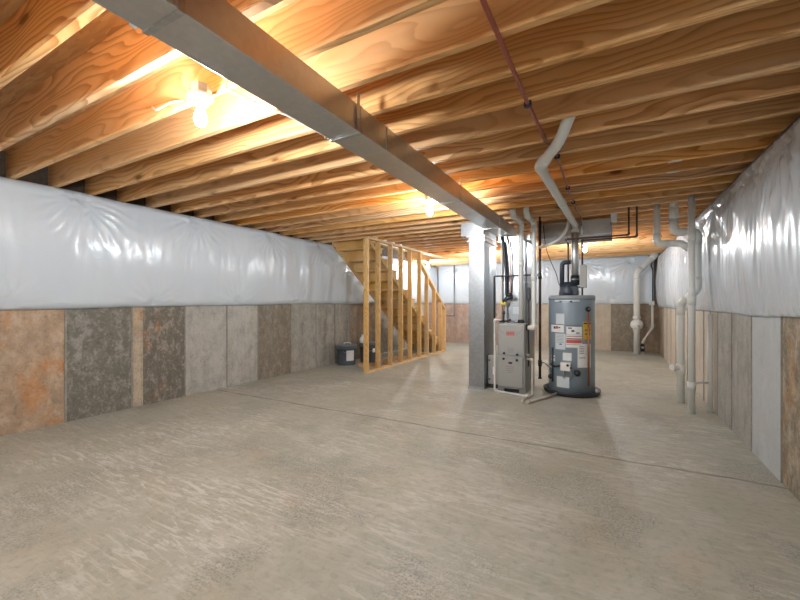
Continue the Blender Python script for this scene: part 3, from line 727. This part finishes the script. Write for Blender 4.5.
# ------------------------------------------------------------------ drain stack at the right wall
pipe('drain_stack', [(.775,5.22,0), (.775,5.22,2.60)], .033, M['pvc_grey'], 'front white drain stack from floor to joists near the right wall', fit=None,
     coll=[((.775,5.22,.30), (0,0,1), .09, .041), ((.775,5.22,1.25), (0,0,1), .12, .041), ((.775,5.22,1.95), (0,0,1), .10, .041)])
t = pipe('drain_stack', [(.745,5.72,0), (.745,5.72,1.21), (.865,5.45,1.37), (.865,5.45,2.03), (.63,5.36,2.03), (.63,5.36,2.60)], .038, M['pvc_grey'], 'thick bent white drain stack behind the slim front one, rising to the joists', fr=.09, coll=[((.745,5.72,.40), (0,0,1), .13, .048), ((.63,5.36,2.25), (0,0,1), .12, .046)])
MB().tube([(.745,5.72,.43), (.655,5.66,.43)], .034).build('cleanout', M['pvc'], t); MB().tube([(.665,5.667,.43), (.645,5.653,.43)], .040).build('cleanout_cap', M['pvc'], t)
pipe('waste_pipe', [(.49,5.60,2.60), (.49,5.60,1.935), (.73,5.62,1.935), (.838,5.49,1.80)], .035, M['pvc_grey'], 'white waste pipe dropping from the joists left of the drain stacks and turning right', fr=.08)
pipe('overflow_pipe', [(.808,5.235,.33), (.935,5.34,.33)], .012, M['pvc'], 'thin white cross pipe low between the front drain stack and the wall pipe', fit=None)
pipe('wall_pipe', [(.963,5.365,0), (.963,5.365,1.09)], .027, M['pvc'], 'white pipe standing against the right concrete wall below the blanket', fit=None)
# radon / sump pipe on back wall
t = pipe('radon_pipe', [(.535,10.65,0), (.535,10.65,1.93), (.93,10.80,2.37), (.99,10.80,2.60)], .066, M['pvc'], 'white riser pipe with valve near the back wall, bending up to the right', fr=.1, coll=[((.535,10.65,.60), (0,0,1), .12, .075)])
MB().ball((.535,10.65,.70), .135, sz=.95).build('check_valve', M['pvc'], t)
MB().tube([(.535,10.65,.83), (.535,10.65,.90)], .085).build('coupling', M['pvc'], t)
MB().ball((.56,10.53,.67), .03).build('valve_cap', M['box_grey'], t)
t = pipe('sump_discharge_pipe', [(.86,10.85,1.18), (.865,10.85,.64), (.68,10.72,.33), (.655,10.70,.27), (.655,10.70,0)], .024, M['pvc'], 'thin bent white pipe low on the back wall with black couplings', fr=.04, fl=.02, extra=.005)
for z in (.22, .10): MB().tube([(.655,10.70,z-.035), (.655,10.70,z+.035)], .042).build('rubber_coupling', M['black'], t)
bx(.80, .90, 10.80, 10.90, 1.16, 1.26, bev=.01).build('cap_box', M['pvc'], t)
pipe('power_cable', [(.80,10.92,2.36), (.82,10.90,2.28), (.86,10.86,2.20), (.83,10.86,2.12), (.87,10.86,2.02), (.87,10.86,1.26)], .014, M['black'], 'black cable looping down the back wall near the right corner', 'cable', fr=.06, fit=None)
pipe('conduit', [(-4.182,10.93,2.37), (-4.182,10.93,.82), (-4.444,10.93,.82)], .012, M['iron'], 'thin dark conduit down the back wall beyond the stair foot', 'pipe', fr=.02, fl=.01, extra=.003)

# ------------------------------------------------------------------ stair
rise, run, Y0 = 2.62/14, .266, 9.01
def zlow(y): return 2.46-.703*(y-5.44)
t = thing('stair', (-4.18, 8.9, 0), 'open backed wooden stair seen from below behind the stud wall', 'stair')
def stringer():
    poly = []
    for i in range(1, 14):
        yr = Y0-run*(i-1); poly += [(yr, (i-1)*rise), (yr, i*rise-.028)]
        if i == 13: poly.append((yr-run+.0, i*rise-.028))
        else: poly.append((yr-run, i*rise-.028))
    # de-duplicate notch corners
    pts = []
    for i in range(1, 14):
        yr = Y0-run*(i-1)
        pts.append((yr, max(0, (i-1)*rise-.028))); pts.append((yr, i*rise-.028))
    pts.append((5.672, 13*rise-.028)); pts.append((5.672, zlow(5.672)))
    yb = 5.44+2.46/.703; pts.append((yb, 0))
    return pts
for x0, x1 in ((-4.62,-4.58), (-3.80,-3.762)): MB().prism(stringer(), x0, x1).build('stringer', M['plate'], t)
for i in range(1, 14):
    yr = Y0-run*(i-1)
    bx(-4.635, -3.755, max(5.671, yr-run+.002), yr+.028, i*rise-.028, i*rise, bev=.004).build('tread', M['tread'], t)
for i in range(1, 15):
    yr = Y0-run*(i-1)
    if i == 14: yr = 5.69
    bx(-4.58, -3.80, yr-.018, yr, (i-1)*rise+.001, i*rise-.0285).build('riser', M['tread'], t)

# ------------------------------------------------------------------ stud wall beside the stair
t = thing('stud_wall', (-3.695, 7.2, 0), 'open pine stud wall with a sloped end beside the stair', 'stud wall')
WX0, WX1 = -3.74, -3.65
bx(WX0, WX1, 5.432, 8.97, 0, .038, bev=.002).build('bottom_plate', M['plate'], t)
bx(WX0, WX1, 5.432, 9.15, ZJ-.038, ZJ-.001, bev=.002).build('top_plate', M['plate'], t)
def ztop(y): return 2.0-.747*(y-7.727)
for y in (5.47, 5.85, 6.285, 6.70, 7.095, 7.54):
    bx(WX0, WX1, y-.038, y, .038, ZJ-.038, bev=.002).build('stud', M['stud'], t)
for y in (7.925, 8.34, 8.72, 8.965):
    zt = ztop(y)-.05
    MB().prism([(y-.038,.038), (y,.038), (y,zt), (y-.038,zt+.0284)], WX0, WX1).build('stud', M['stud'], t)
MB().prism([(7.54,ztop(7.54)-.048), (7.54,ztop(7.54)), (9.0,ztop(9.0)), (9.0,ztop(9.0)-.048)], WX0, WX1).build('sloped_plate', M['plate'], t)

# ------------------------------------------------------------------ buckets and scraps under the stair
def bucket(x, y, r, h, a, label):
    t = thing('bucket', (x, y, 0), label, 'bucket', 'buckets under the stair')
    MB().lathe([(r*.86, .002), (r*.88, .01), (r*.97, h*.80), (r*1.03, h*.80), (r*1.03, h*.84), (r, h*.84), (r*1.0, h*.95)], (x, y, 0), 32).build('pail', M['bucket'], t)
    MB().lathe([(r*1.06, h*.93), (r*1.07, h*.985), (r*1.0, h), (r*.93, h*.985), (.01, h*.985)], (x, y, 0), 32).build('lid', M['bucket_lid'], t)
    hd = [(x+r*1.05*math.cos(b_), y+r*1.05*math.sin(b_), h*.82) for b_ in (a+1.57, a-1.57)]
    mid = (x+r*1.25*math.cos(a), y+r*1.25*math.sin(a), h*.62)
    MB().tube(fillet([hd[0], ((hd[0][0]+mid[0])/2+.03*math.cos(a+1.57), (hd[0][1]+mid[1])/2, h*.66), mid, hd[1]], .12), .004).build('handle', M['galv'], t)
    return t
b1 = bucket(-4.59, 6.08, .195, .40, -1.0, 'dark slate bucket with white label against the left wall')
mb = MB(); prof = [(.195*.905+.004, .09), (.195*.955+.004, .29)]
mb.lathe(prof, (-4.59, 6.08, 0), 8, a0=-.95, a1=-.05); mb.build('paper_label', M['paper'], b1)
b1h = MB().tube(fillet([(-4.61,6.01,.40), (-4.59,6.03,.435), (-4.51,6.08,.435), (-4.49,6.10,.40)], .03), .012).build('lid_grip', M['cable'], b1)
b2 = bucket(-4.36, 6.52, .19, .40, -1.0, 'dark slate bucket half hidden behind the first stud')
mb = MB(); mb.lathe([(.19*.955+.004, .22), (.19*.97+.004, .30)], (-4.36, 6.52, 0), 6, a0=-.55, a1=-.20); mb.build('paper_label', M['paper'], b2)
t = thing('jug', (-4.47, 6.47, .40), 'white plastic jug standing on the second bucket', 'jug')
MB().lathe([(.062,.40), (.066,.41), (.066,.48), (.04,.515), (.024,.525), (.024,.54)], (-4.47,6.47,0), 24).build('jug_body', M['porcelain'], t)
MB().lathe([(.028,.54), (.028,.565), (.01,.567)], (-4.47,6.47,0), 18).build('cap', M['paper2'], t)
for i, (a, b2_, lb) in enumerate((((-4.25,6.02,.03), (-3.86,6.20,.03), 'short lumber offcut on the floor behind the first studs'), ((-4.15,6.95,.03), (-3.85,7.35,.03), 'longer lumber offcut on the floor behind the middle studs'),
        ((-4.0,7.62,.03), (-3.86,8.1,.03), 'lumber offcut on the floor under the low stair treads'))):
    o = MB().bar(a, b2_, .09, .06, bev=.003).build('wood_offcut', M['scrap'], loc=((a[0]+b2_[0])/2, (a[1]+b2_[1])/2, 0)); tag(o, lb, 'wood offcut', 'offcuts under the stair')
o = MB().bar((-3.92,6.42,.045), (-4.02,6.98,.045), .07, .09, bev=.003).build('wood_offcut', M['scrap'], loc=(-3.97,6.7,0)); tag(o, 'thick reddish lumber block on the floor behind the third stud', 'wood offcut', 'offcuts under the stair')

# ------------------------------------------------------------------ lamps
def lamp(x, y, label):
    t = thing('bulb_lamp', (x, y, ZJ), label, 'ceiling lamp', 'bare bulb lamps under the joists')
    MB().lathe([(.055,ZJ-.001), (.055,ZJ-.05)][::-1], (x, y, 0), 8, smooth=False).build('octagon_box', M['galv_bright'], t)
    MB().lathe([(.022,ZJ-.105), (.034,ZJ-.10), (.040,ZJ-.075), (.062,ZJ-.066), (.064,ZJ-.051)], (x, y, 0), 28).build('lampholder', M['porcelain'], t)
    MB().lathe([(.0005,ZJ-.215), (.014,ZJ-.212), (.026,ZJ-.200), (.032,ZJ-.18), (.031,ZJ-.162), (.023,ZJ-.138), (.014,ZJ-.120), (.013,ZJ-.102)], (x, y, 0), 24).build('bulb', M['bulb'], t)
    return t
lamp(-1.905, 1.25, 'bare lit bulb in a porcelain holder nearest the camera, left of the long duct')
lamp(-1.70, 3.72, 'bare lit bulb in a porcelain holder beside the middle of the long duct')
lamp(-.42, 7.74, 'bare lit bulb behind the water heater vent')
lamp(-4.30, 9.29, 'bare lit bulb at the far left beyond the stud wall')
lamp(-2.7, -1.41, 'added unseen fill bulb behind the camera on the left')  # added fill lamp out of view, brightens the near room
lamp(.35, -1.41, 'added unseen fill bulb behind the camera on the right')  # second added fill lamp, lights the right side from behind the camera
lamp(-2.60, 8.35, 'added fill bulb hidden behind the return riser')  # extra lamp kept out of sight, added to brighten the far area
# cables feeding the first lamp
pipe('lamp_cable', [(-1.96,1.29,ZJ-.02), (-2.06,1.355,ZJ+.01), (-2.25,1.30,ZJ+.03), (-2.42,1.30,ZJ+.02), (-2.46,1.30,ZJ+.05)], .006, M['cable'], 'white cable running left from the nearest bulb lamp along a joist', 'cable', fr=.04, fit=None)
pipe('lamp_cable', [(-1.80,1.30,ZJ-.01), (-1.78,1.44,ZJ-.008), (-1.72,1.72,ZJ-.008), (-1.70,2.2,ZJ-.008), (-1.69,3.58,ZJ-.008)], .006, M['cable'], 'white cable stapled under the joists between the two nearer bulb lamps', 'cable', fr=.04, fit=None)

for x, y, lb in ((.455, 3.778, 'small white paper tag stapled under a joist, the nearer of two by the right wall'), (.475, 4.082, 'small white paper tag stapled under a joist, the farther of two by the right wall')):
    o = bx(x-.045, x+.045, y-.016, y+.016, ZJ-.004, ZJ-.0005).build('paper_tag', M['paper'], loc=(x, y, ZJ)); tag(o, lb, 'tag', 'paper tags on the joists')
